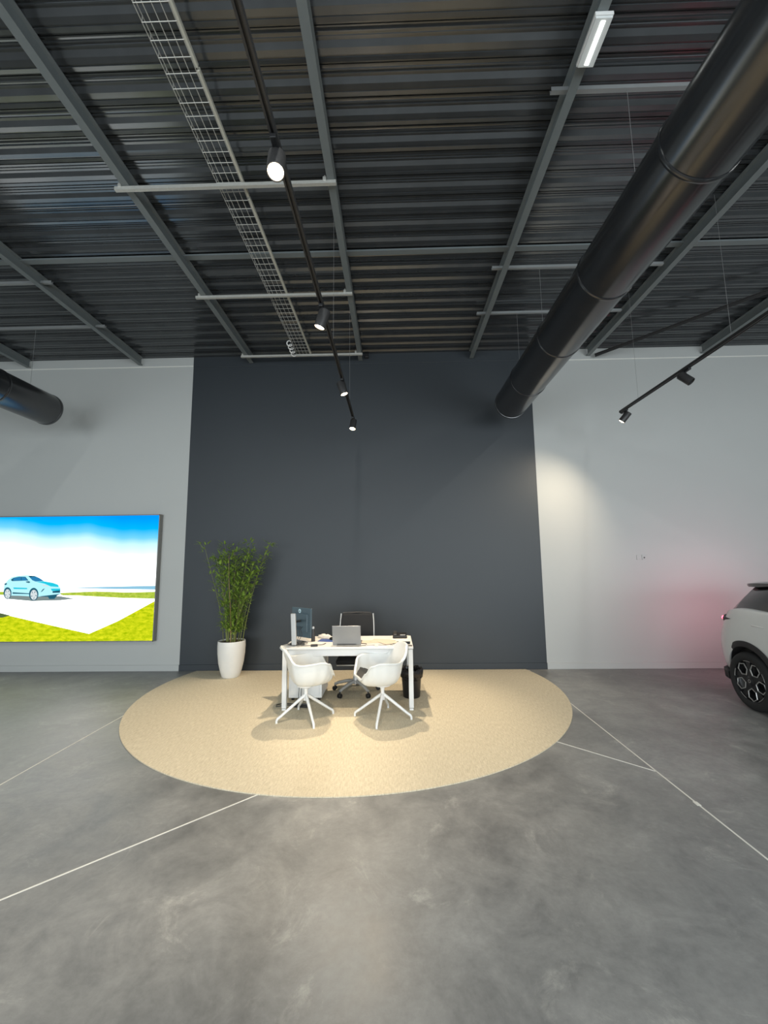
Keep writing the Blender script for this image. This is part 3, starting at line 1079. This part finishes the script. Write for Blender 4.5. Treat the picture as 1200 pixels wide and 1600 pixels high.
lt = thing('laptop', 'grey open laptop seen from behind at the middle of the desk', 'laptop', (-.605, 5.36, TOP))
MB().box((0, .125, .008), (.355, .24, .014), bevel=.004).build('base', M_ALU, lt)
MB().box((0, .13, .0155), (.30, .11, .001)).build('keyboard', M_BLACK, lt)
MB().box((0, -.026, .125), (.355, .007, .235), Matrix.Rotation(R(12), 3, 'X'), bevel=.003).build('lid', M_ALU, lt)
MB().box((0, -.0222, .126), (.335, .001, .205), Matrix.Rotation(R(12), 3, 'X')).build('screen', M_CARGLASS, lt)
MB().tube([(-.12, -.001, .012), (.12, -.001, .012)], .006, 8).build('hinge', M_BLACK, lt)


def sheet(name, x, y, z, w, d, rz, m_, label, cat, h=.002, group=None):
    o_ = MB().box((0, 0, h/2), (w, d, h)).build(name, m_, loc=(x, y, z), rz=R(rz))
    return tag(o_, label, cat, group)


sheet('paper_sheet', -1.09, 5.78, TOP, .21, .297, 20, M_PAPER, 'white paper sheet left of the blue folder at the back of the desk', 'paper', .003, 'papers on the desk')
sheet('paper_sheet', -1.06, 5.48, TOP, .297, .21, -8, M_PAPER, 'white paper sheet between the monitor and the laptop', 'paper', .003, 'papers on the desk')
sheet('paper_sheet', -.30, 5.56, TOP, .30, .21, 12, M_KRAFT, 'beige paper sheet just right of the laptop', 'paper', .003, 'papers on the desk')
sheet('paper_sheet', -.16, 5.60, TOP+.0032, .297, .21, -14, M_KRAFT, 'beige paper sheet in the middle of the right-hand papers', 'paper', .003, 'papers on the desk')
sheet('paper_sheet', -.09, 5.50, TOP+.0066, .21, .26, 30, M_KRAFT, 'topmost beige paper sheet of the right-hand papers', 'paper', .003, 'papers on the desk')
sheet('blue_folder', -.885, 5.66, TOP, .24, .17, -6, M_BLUE, 'blue folder lying left of the laptop', 'folder', .008)
# crumpled tissue behind the folder
ti = bmesh.new()
bmesh.ops.create_icosphere(ti, subdivisions=3, radius=.05)
rnd = random.Random(2)
for v in ti.verts:
    v.co *= rnd.uniform(.75, 1.2)
    v.co.z = max(0, v.co.z*.7+.018)
    v.co.x *= 1.7
mb = MB()
mb.bm.free()
mb.bm = ti
o = mb.build('crumpled_tissue', M_PAPER, loc=(-.97, 5.86, TOP), smooth=40)
tag(o, 'crumpled white tissue at the back edge of the desk', 'tissue')
# computer mouse on folder
rows = []
mb = MB()
ms = bmesh.new()
bmesh.ops.create_uvsphere(ms, u_segments=20, v_segments=12, radius=1)
for v in ms.verts:
    v.co = Vector((v.co.x*.032, v.co.y*.055, max(0, v.co.z)*.034))
mb.bm.free()
mb.bm = ms
mo2 = thing('computer_mouse', 'black computer mouse on the blue folder', 'mouse', (-.84, 5.69, TOP+.0085), R(30))
mb.build('body', M_BLACK, mo2, smooth=60)
MB().lathe([(0, -.003), (.008, -.003), (.008, .003), (0, .003)], c=(0, .028, .026), n=14, axis=Matrix.Rotation(R(90), 3, 'Y')).build('scroll_wheel', M_SILVER, mo2)
# dark slim speaker beside the monitor
sp_ = thing('pen_stand', 'slim dark upright holder with silver cap beside the monitor edge', 'holder', (-1.075, 5.60, TOP))
MB().lathe([(0, 0), (.024, 0), (.026, .006), (.021, .15), (.019, .165), (0, .165)], n=20).build('body', M_BLACKM, sp_, smooth=40)
MB().lathe([(0, .165), (.017, .165), (.018, .18), (.012, .192), (0, .194)], n=20).build('cap', M_SILVER, sp_, smooth=50)
# small black hub in front
hb = thing('usb_hub', 'small black box with cables at the front of the desk', 'hub', (-1.0, 5.285, TOP), R(12))
MB().box((0, 0, .011), (.085, .055, .022), bevel=.005).build('body', M_BLACK, hb)
MB().tube([(.03, .02, .012), (.08, .05, .006), (.12, .08, .005), (.15, .14, .006)], .0035, 6).build('cable', M_BLACK, hb, smooth=60)
MB().tube([(-.04, .0, .012), (-.10, .03, .006), (-.17, .03, .005), (-.20, .10, .006)], .0035, 6).build('cable', M_BLACK, hb, smooth=60)
# tangle of cables behind the stand
tg = thing('cable_tangle', 'tangle of dark cables on the left end of the desk', 'cables', (-1.26, 5.37, TOP))
rnd = random.Random(9)
for k in range(5):
    pts_ = []
    a = rnd.uniform(0, 6)
    for j in range(12):
        a += rnd.uniform(.3, .8)
        pts_.append((max(-.105, min(.16, .085*math.cos(a)+rnd.uniform(-.02, .02)+.02*k)), .07*math.sin(a)+rnd.uniform(-.02, .02), .010+.006*k+.004*math.sin(j)))
    MB().tube(pts_, .004, 6).build('cable', M_BLACK if k % 2 else M_PAD, tg, smooth=60)
# laptop lead
o = MB().tube([(-.43, 5.43, TOP+.006), (-.36, 5.40, TOP+.005), (-.36, 5.30, TOP+.005), (-.45, 5.27, TOP+.005), (-.58, 5.265, TOP+.005), (-.72, 5.28, TOP+.005)], .0035, 6).build('laptop_lead', M_BLACKM, smooth=60)
tag(o, 'thin dark lead lying in front of the laptop', 'cable')
# tablet, flat remote, notebook stack
o = sheet('tablet', .085, 5.455, TOP, .215, .15, -3, M_CARGLASS, 'dark flat tablet near the right edge of the desk', 'tablet', .008)
o = sheet('mobile_phone', .135, 5.275, TOP, .15, .045, -2, M_PAD, 'dark flat phone at the front right corner of the desk', 'phone', .008)
for k, (x_, lab) in enumerate(((-.30, 'leftmost'), (-.155, 'middle'), (-.01, 'rightmost'))):
    c_ = thing('card_holder', '%s of three flat dark card holders at the front edge of the desk' % lab, 'holder', (x_, 5.285, TOP))
    MB().box((0, 0, .005), (.115, .05, .010), bevel=.002).build('tray', M_PAPER, c_)
    MB().box((0, -.012, .0115), (.10, .018, .003)).build('slot', M_PAD, c_)
ns = thing('document_tray', 'white papers stacked at the back right corner of the desk', 'papers', (.075, 5.80, TOP))
MB().box((0, 0, .006), (.235, .30, .012), bevel=.002).build('stack', M_PAPER, ns)
nb = thing('desk_phone', 'black desk telephone on the white papers at the back right', 'telephone', (.065, 5.80, TOP+.0225))
MB().box((0, 0, .018), (.19, .19, .030), Matrix.Rotation(R(6), 3, 'X'), bevel=.008).build('body', M_BLACK, nb)
MB().box((-.06, 0, .043), (.048, .18, .024), Matrix.Rotation(R(6), 3, 'X'), bevel=.008).build('handset', M_BLACKM, nb)
MB().box((.04, -.05, .030), (.07, .03, .004), Matrix.Rotation(R(6), 3, 'X')).build('display', M_SILVER, nb)

# power strip and leads under the desk
ps = thing('power_strip', 'black power strip with leads on the rug by the left desk leg', 'power strip', (-1.16, 5.34, RZ))
MB().box((0, 0, .02), (.20, .05, .04), Matrix.Rotation(R(-8), 3, 'Z'), bevel=.006).build('body', M_BLACK, ps)
for k in range(2):
    MB().tube([(-.04+.03*k, .01, .04), (-.045+.03*k, .03, .14), (-.03+.025*k, .06, .45), (-.05+.02*k, .09, .66)], .004, 6).build('lead', M_BLACK, ps, smooth=60)
MB().tube([(-.10, 0, .02), (-.20, .02, .02), (-.31, -.02, .014), (-.33, .07, .008), (-.26, .12, .006), (-.12, .10, .006)], .005, 6).build('lead', M_BLACK, ps, smooth=60)

# ------------------------------------------------------------------ bamboo
pl = thing('potted_bamboo', 'tall green bamboo in a white pot against the dark wall', 'plant', (-2.60, 6.76, RZ))
MB().lathe([(0, 0), (.125, 0), (.138, .012), (.165, .10), (.192, .22), (.208, .36), (.213, .47), (.210, .545), (.206, .555), (.199, .553), (.197, .50), (.195, .48), (0, .48)], n=48).build('pot', M_POT, pl, smooth=40)
so = bmesh.new()
bmesh.ops.create_circle(so, cap_ends=True, segments=40, radius=.193)
bmesh.ops.subdivide_edges(so, edges=so.edges[:], cuts=2, use_grid_fill=True)
mb = MB()
mb.bm.free()
mb.bm = so
so_o = mb.build('mulch', M_SOIL, pl)
so_o.location = (0, 0, .535)
rnd = random.Random(21)
leaf_me = None
tips = [(-.50, 1.60, .0), (.58, 1.60, -.02), (.50, 1.44, .05)]
for k in range(26):
    if k < 3:
        tx, tz, ty = tips[k]
        tz += .49
    else:
        tx = rnd.uniform(-.33, .42)
        tz = rnd.uniform(1.45, 2.12) - .25*max(0, -tx-.1)
        ty = rnd.uniform(-.22, .22)
    bx, by = .22*tx+rnd.uniform(-.06, .06), .4*ty+rnd.uniform(-.07, .07)
    pts_ = []
    for j in range(9):
        v = j/8
        e = v**1.35
        pts_.append(Vector((bx+(tx-bx)*e+.012*math.sin(5*v+k), by+(ty-by)*e+.012*math.cos(4*v+k), .50+(tz-.50)*v)))
    cu = MB().tube(pts_, [.0062-.0042*j/8 for j in range(9)], 6).build('culm', M_CULM2 if k in (5, 9, 13) else M_CULM, pl, smooth=60)
    lf = MB()
    nb_ = 40 if k >= 3 else 20
    for q in range(nb_):
        v = rnd.uniform(.12 if k >= 3 else .45, 1.0) if q > 3 else 1.0-.03*q
        i0 = min(7, int(v*8))
        p = pts_[i0].lerp(pts_[i0+1], v*8-i0)
        az = rnd.uniform(0, 2*PI)
        out = Vector((math.cos(az), math.sin(az), 0))
        tw = rnd.uniform(.015, .06)
        node = p + out*tw + Vector((0, 0, rnd.uniform(.0, .05)))
        for z_ in range(rnd.choice((2, 3, 3))):
            az2 = az + rnd.uniform(-1.1, 1.1)
            el = rnd.uniform(-.35, .9)
            d_ = Vector((math.cos(az2)*math.cos(el), math.sin(az2)*math.cos(el), math.sin(el)))
            ln = rnd.uniform(.07, .13)
            wd = ln*rnd.uniform(.10, .15)
            sd = d_.cross(Vector((0, 0, 1))).normalized()
            nu = sd.cross(d_).normalized()
            base, m1, m2, tip = node, node+d_*ln*.35+nu*.004, node+d_*ln*.7+nu*.002, node+d_*ln-nu*ln*.10
            bm = lf.bm
            v0 = bm.verts.new(base)
            a1, b1, c1_ = bm.verts.new(m1+sd*wd), bm.verts.new(m1-nu*.003), bm.verts.new(m1-sd*wd)
            a2, b2, c2_ = bm.verts.new(m2+sd*wd*.7), bm.verts.new(m2-nu*.003), bm.verts.new(m2-sd*wd*.7)
            v3 = bm.verts.new(tip)
            for fv in ((v0, b1, a1), (v0, c1_, b1), (a1, b1, b2, a2), (b1, c1_, c2_, b2), (a2, b2, v3), (b2, c2_, v3)):
                bm.faces.new(fv)
    lo_ = lf.build('foliage', M_LEAF, cu)
    lo_['kind'] = 'stuff'

# ------------------------------------------------------------------ car (only its tail is in view)
CB = R(3)
CW = .90
wheel_c = Vector((4.165, 5.205))
rot = -PI/2 - CB
ly_ax = Vector((-math.sin(rot), math.cos(rot)))
org = wheel_c + ly_ax*CW
car = thing('suv_car', 'pearl grey crossover car parked at the right edge, tail towards the wall', 'car', (org.x, org.y, 0), rot)
WBASE = 2.62
# stations along the car (local x forward from rear axle): x, half width, belt z
ST = [(-.80, .0, 1.06), (-.79, .30, 1.06), (-.765, .48, 1.07), (-.71, .645, 1.08), (-.63, .745, 1.10), (-.53, .815, 1.12), (-.40, .862, 1.14), (-.25, .885, 1.16), (-.05, .897, 1.175),
      (.3, .90, 1.165), (.8, .90, 1.15), (1.4, .90, 1.13), (2.0, .90, 1.11), (2.5, .90, 1.08), (2.9, .885, 1.02), (3.2, .85, .96), (3.4, .76, .90), (3.5, .58, .85), (3.54, .30, .82), (3.55, 0, .80)]
ZP = [(.24, .80), (.30, .90), (.40, .965), (.55, .99), (.70, 1.0), (.84, .995), (.93, .985), (.985, .972), (1.0, .955)]   # (fraction of belt height or z, width factor)


def rear_x(x, z):
    if x >= 0:
        return x
    k = lerp([(0, .88), (.35, .97), (.55, 1.0), (.75, .98), (.95, .86), (1.05, .74), (1.2, .60)], z)
    return x*k


body = MB()
rows = []
for x, w, bz in ST:
    row = []
    for zz, wf in ZP:
        z = .24 + (zz-.24)/(1-.24)*(bz-.24)
        row.append((x, w*wf, z))
    ring = []
    left = [(rear_x(x, z), y_, z) for x, y_, z in row]
    topc = (rear_x(x, bz), 0, bz+.012*(1 if w > .3 else 0))
    topm = [(rear_x(x, bz), w*f_, bz+.012*(1-f_*f_)) for f_ in (.80, .4)]
    ring = left + topm + [topc] + [(a_, -b2, c_) for a_, b2, c_ in (left+topm)[::-1]]
    rows.append(ring)
# bottom closed by joining ring ends
V = [[body.bm.verts.new(p) for p in r_] for r_ in rows]
for a_, b2 in zip(V, V[1:]):
    for k in range(len(a_)):
        body._f([a_[k], a_[(k+1) % len(a_)], b2[(k+1) % len(b2)], b2[k]])
bmesh.ops.remove_doubles(body.bm, verts=body.bm.verts[:], dist=.0005)
bmesh.ops.dissolve_degenerate(body.bm, edges=body.bm.edges[:], dist=.0005)
body_o = body.build('body', M_CARPAINT, car, smooth=40)
sub = body_o.modifiers.new('sub', 'SUBSURF')
sub.levels = sub.render_levels = 2
# wheel arches cut out of the body
for wx_ in (0, WBASE):
    for s in (-1, 1):
        cut = MB().lathe([(0, -.16), (.388, -.16), (.388, .20), (0, .20)], c=(wx_, s*CW, .335), n=48, axis=Matrix.Rotation(R(90), 3, 'X')).build('arch_cutter', M_CLAD, car)
        md = body_o.modifiers.new('arch', 'BOOLEAN')
        md.operation = 'DIFFERENCE'
        md.object = cut
        md.solver = 'EXACT'
bpy.context.view_layer.update()
dg = bpy.context.evaluated_depsgraph_get()
me = bpy.data.meshes.new_from_object(body_o.evaluated_get(dg))
body_o.modifiers.clear()
body_o.data = me
for p in me.polygons:
    p.use_smooth = True
me.set_sharp_from_angle(angle=R(35))
if len(me.materials) > 1:
    for p in me.polygons:
        p.material_index = min(p.material_index, 1)
for o in [o for o in bpy.data.objects if o.name.startswith('arch_cutter')]:
    bpy.data.objects.remove(o, do_unlink=True)


def arch_ring(r0, r1, yo, depth, a0_, a1_, wx_, s, name, m_):
    mbb = MB()
    n_ = 36
    rows_ = []
    for k in range(n_+1):
        a_ = R(a0_+(a1_-a0_)*k/n_)
        c_, s_ = math.cos(a_), math.sin(a_)
        # follow the body's tapering plan towards the tail
        def yy(xx, y_):
            e_ = 0.0
            if wx_ == 0 and xx < -.05:
                e_ = .9*((-xx-.05)**2)*1.0
            return s*(y_-e_)
        ri, ro = r0, r1
        ring = []
        for r_, y_ in ((ri, yo-depth), (ri, yo+.004), ((ri+ro)/2, yo+.012), (ro, yo+.006), (ro, yo-.03)):
            xx = wx_+r_*c_
            ring.append((xx, yy(r_*c_, y_), .335+r_*s_))
        rows_.append(ring)
    mbb.grid(rows_)
    return mbb.build(name, m_, car, smooth=45)


for wx_ in (0, WBASE):
    for s in (-1, 1):
        arch_ring(.385, .452, CW, .16, -12, 192, wx_, s, 'arch_cladding', M_CLAD)
        MB().lathe([(.0, .0), (.384, 0), (.384, .01), (0, .01)], c=(wx_, s*(CW-.145), .335), n=40, axis=Matrix.Rotation(R(90), 3, 'X')).build('arch_liner', M_BLACK, car)
# lower cladding: rear diffuser and sills
rows = []
lowp = [(-.80, 0), (-.78, .32), (-.74, .50), (-.69, .63), (-.60, .74), (-.48, .82), (-.36, .86)]
full = [(x, -y_) for x, y_ in lowp[::-1]] + lowp[1:]
lc_ = MB()
lc_.grid([[(x*.90, y_*.93, .225) for x, y_ in full], [(x*1.0, y_*1.0, .27) for x, y_ in full], [(x*1.01, y_*1.005, .35) for x, y_ in full], [(x*.95, y_*.97, .37) for x, y_ in full]])
solidify(lc_.build('rear_bumper_cladding', M_CLAD, car, smooth=40), .012)
for s in (-1, 1):
    MB().box(((WBASE)/2, s*.872, .285), (WBASE-.80, .06, .13), bevel=.02).build('sill_cladding', M_CLAD, car)

# glasshouse
gh = MB()
GS = [(-.43, .55, 1.10, -.43, .52, 1.105), (-.34, .74, 1.13, -.17, .55, 1.42), (-.20, .80, 1.155, -.10, .595, 1.445), (.3, .83, 1.155, .40, .615, 1.468), (1.0, .835, 1.14, 1.0, .62, 1.475), (1.7, .825, 1.12, 1.45, .60, 1.455), (2.35, .74, 1.08, 1.80, .54, 1.40), (2.62, .60, 1.05, 2.60, .58, 1.06)]
rows = []
for x0_, w0, z0, x1_, w1, z1 in GS:
    side = []
    for k in range(5):
        v = k/4
        bul = .02*math.sin(v*PI)
        side.append((x0_+(x1_-x0_)*v, w0+(w1-w0)*v+bul, z0+(z1-z0)*v))
    ring = side + [(x1_, w1*f_, z1+.035*(1-f_*f_)*(1 if z1 > 1.3 else .3)) for f_ in (.7, .35, 0)]
    ring = ring + [(a_, -b2, c_) for a_, b2, c_ in ring[::-1][1:]]
    rows.append(ring)
gh.grid(rows)
gh.build('glasshouse', M_CARGLASS, car, smooth=50)
# painted roof skin over the glass and its spoiler
rf = MB()
rows = []
for x0_, w0, z0, x1_, w1, z1 in GS[2:6]:
    rows.append([(x1_, w1*f_*1.0, z1+.010+.035*(1-f_*f_)) for f_ in [q/8 for q in range(-8, 9)]])
rf.grid(rows)
solidify(rf.build('roof_skin', M_CARPAINT, car, smooth=50), .012)
spm = MB()
rows = []
for x_, w_, z_, th in ((-.375, .50, 1.444, .010), (-.34, .575, 1.448, .024), (-.25, .625, 1.456, .040), (-.08, .645, 1.466, .046), (.16, .640, 1.474, .030)):
    tp = [(x_+.05*(f_*f_), w_*f_, z_+.030*(1-f_*f_)) for f_ in [q/8 for q in range(-8, 9)]]
    bt = [(x_+.05*(f_*f_), w_*f_, z_-th+.030*(1-f_*f_)) for f_ in [q/8 for q in range(8, -9, -1)]]
    rows.append(tp+bt)
spm.grid(rows, closed=True)
spm._f(list(spm.bm.verts)[:34])
spm.build('spoiler', M_SPOIL, car, smooth=50)

# tail lamps: dark wedge housings wrapping the corner with a lit red bar across the tail
for s in (-1, 1):
    th = MB()
    pl_ = []
    for x_, y_ in ((-.655, .44), (-.63, .56), (-.575, .66), (-.505, .735), (-.425, .79), (-.33, .832), (-.22, .860)):
        pl_.append((x_, y_))
    rows = []
    for i_, (x_, y_) in enumerate(pl_):
        v = i_/(len(pl_)-1)
        zc = .975+.045*v
        h_ = .066*(1-v)+.002
        rows.append([(x_-.018*(1-v*.8), s*(y_+.019), zc-h_), (x_-.030*(1-v*.8), s*(y_+.023), zc), (x_-.016*(1-v*.8)+.006, s*(y_+.013), zc+h_), (x_+.06, s*(y_-.03), zc)])
    th.grid(rows, closed=True)
    hs = th.build('tail_lamp_housing', M_CLAD, car, smooth=40)
    tl = MB()
    rows = []
    for i_, (x_, y_) in enumerate(pl_[:4]):
        v = i_/6
        zc = .980+.045*v
        h_ = .034*(1-v*.9)
        rows.append([(x_-.028*(1-v*.8)-.003, s*(y_+.0225), zc-h_), (x_-.032*(1-v*.8)-.004, s*(y_+.026), zc), (x_-.024*(1-v*.8)-.001, s*(y_+.0205), zc+h_)])
    tl.grid(rows)
    solidify(tl.build('lit_lens', M_TAIL, hs, smooth=40), .004)
lb = MB()
lb.box((-.725, 0, .985), (.03, .86, .05), bevel=.01)
bar = lb.build('tail_light_bar', M_TAIL, car)
ld = bpy.data.lights.new('tail_glow', 'AREA')
ld.shape = 'RECTANGLE'
ld.size, ld.size_y = 1.2, .06
ld.energy = 7
ld.color = (1.0, .50, .62)
lo = bpy.data.objects.new('tail_glow', ld)
COL.objects.link(lo)
lo.parent = car
lo.location = (-.80, 0, 1.01)
lo.rotation_euler = (R(90), 0, R(90))
# door handle, fuel line, door seam
MB().box((.215, -(CW-.018), .985), (.19, .026, .026), Matrix.Rotation(R(2), 3, 'Y'), bevel=.010).build('door_handle', M_CARPAINT, car, smooth=50)
MB().box((.215, -(CW-.012), .966), (.17, .006, .018), Matrix.Rotation(R(2), 3, 'Y'), bevel=.002).build('handle_recess', M_CLAD, car)
MB().box((1.18, -(CW-.018), .975), (.19, .026, .026), bevel=.010).build('door_handle', M_CARPAINT, car, smooth=50)
for s in (-1, 1):
    MB().box((2.15, s*(CW+.06), 1.09), (.12, .19, .12), bevel=.04).build('wing_mirror', M_CARPAINT, car, smooth=50)
    MB().box((3.36, s*.62, .76), (.16, .26, .08), Matrix.Rotation(R(s*-35), 3, 'Z'), bevel=.03).build('headlamp', M_SILVER, car, smooth=50)
MB().box((-.745, 0, .70), (.02, .50, .13), bevel=.006).build('number_plate_recess', M_CLAD, car)

# wheels
TR, RRIM = .330, .240


def make_wheel(x_, s):
    w = bpy.data.objects.new('wheel', None)
    w.empty_display_size = .1
    COL.objects.link(w)
    w.parent = car
    w.location = (x_, s*CW, TR)
    w.rotation_euler = (R(90) if s < 0 else R(-90), R(14), 0)
    return w


w0 = make_wheel(0, -1)
# local z of the wheel points outwards
tyre = MB().lathe([(RRIM-.01, -.20), (RRIM+.02, -.205), (TR-.03, -.20), (TR-.008, -.185), (TR, -.16), (TR, -.045), (TR-.008, -.022), (TR-.035, -.004), (RRIM+.03, .0), (RRIM+.008, -.006), (RRIM-.004, -.014), (RRIM-.01, -.03)], n=64).build('tyre', M_TYRE, w0, smooth=40)
rim = MB().lathe([(0, -.075), (.19, -.085), (RRIM-.008, -.05), (RRIM, -.012), (RRIM-.004, -.008), (RRIM-.012, -.012), (RRIM-.016, -.06), (.19, -.10), (0, -.10)], n=64).build('rim_barrel', M_RIMBLK, w0, smooth=40)
hubc = MB().lathe([(0, -.012), (.030, -.012), (.036, -.018), (.062, -.026), (.070, -.05), (.07, -.08), (0, -.08)], n=32).build('hub_cap', M_RIMBLK, w0, smooth=40)
bd = MB().lathe([(.018, 0), (.020, .002), (.017, .003), (.014, .002), (.015, 0)], c=(0, 0, -.012), n=24).build('hub_badge_ring', M_RIMSLV, w0, smooth=40)
spo = MB()
spo.prism([(.05, -.045), (.11, -.024), (.20, -.030), (RRIM-.008, -.055), (RRIM-.008, .055), (.20, .030), (.11, .024), (.05, .045)], -.055, -.026)
spo_o = spo.build('spoke', M_RIMBLK, w0)
# hexagonal window frame between two spokes (machined edge)
hexo = MB()
hp = [(.085, -.030), (.085, .030), (.135, .066), (.205, .056), (.222, .0), (.205, -.056), (.135, -.066)]
hp = [(.088, -.022), (.088, .022), (.128, .060), (.196, .074), (.196, .074)]
ring_pts = [(.092, -.020), (.092, .020), (.128, .058), (.200, .062)]
ring_all = [(.205, -.028), (.190, -.060), (.118, -.056), (.082, 0.0), (.118, .056), (.190, .060), (.226, 0.0), (.205, -.028)]
hexo.tube([(a_, b2, -.024) for a_, b2 in ring_all], .0065, 6)
hex_o = hexo.build('machined_edge', M_RIMSLV, w0)
arc = MB().tube([(RRIM-.012) and ((RRIM-.014)*math.cos(R(q)), (RRIM-.014)*math.sin(R(q)), -.014) for q in range(24, 49, 4)], .0035, 6).build('rim_arc', M_RIMSLV, w0)
for k in range(5):
    a_ = R(72*k)
    if k == 0:
        spo_o.rotation_euler.z = R(36)
        hex_o.rotation_euler.z = 0
        arc.rotation_euler.z = R(0)
    else:
        copy_child(spo_o, w0, rot=(0, 0, a_+R(36)))
        copy_child(hex_o, w0, rot=(0, 0, a_))
        copy_child(arc, w0, rot=(0, 0, a_))
for x_, s in ((0, 1), (WBASE, -1), (WBASE, 1)):
    w = make_wheel(x_, s)
    for ch in list(w0.children):
        copy_child(ch, w)
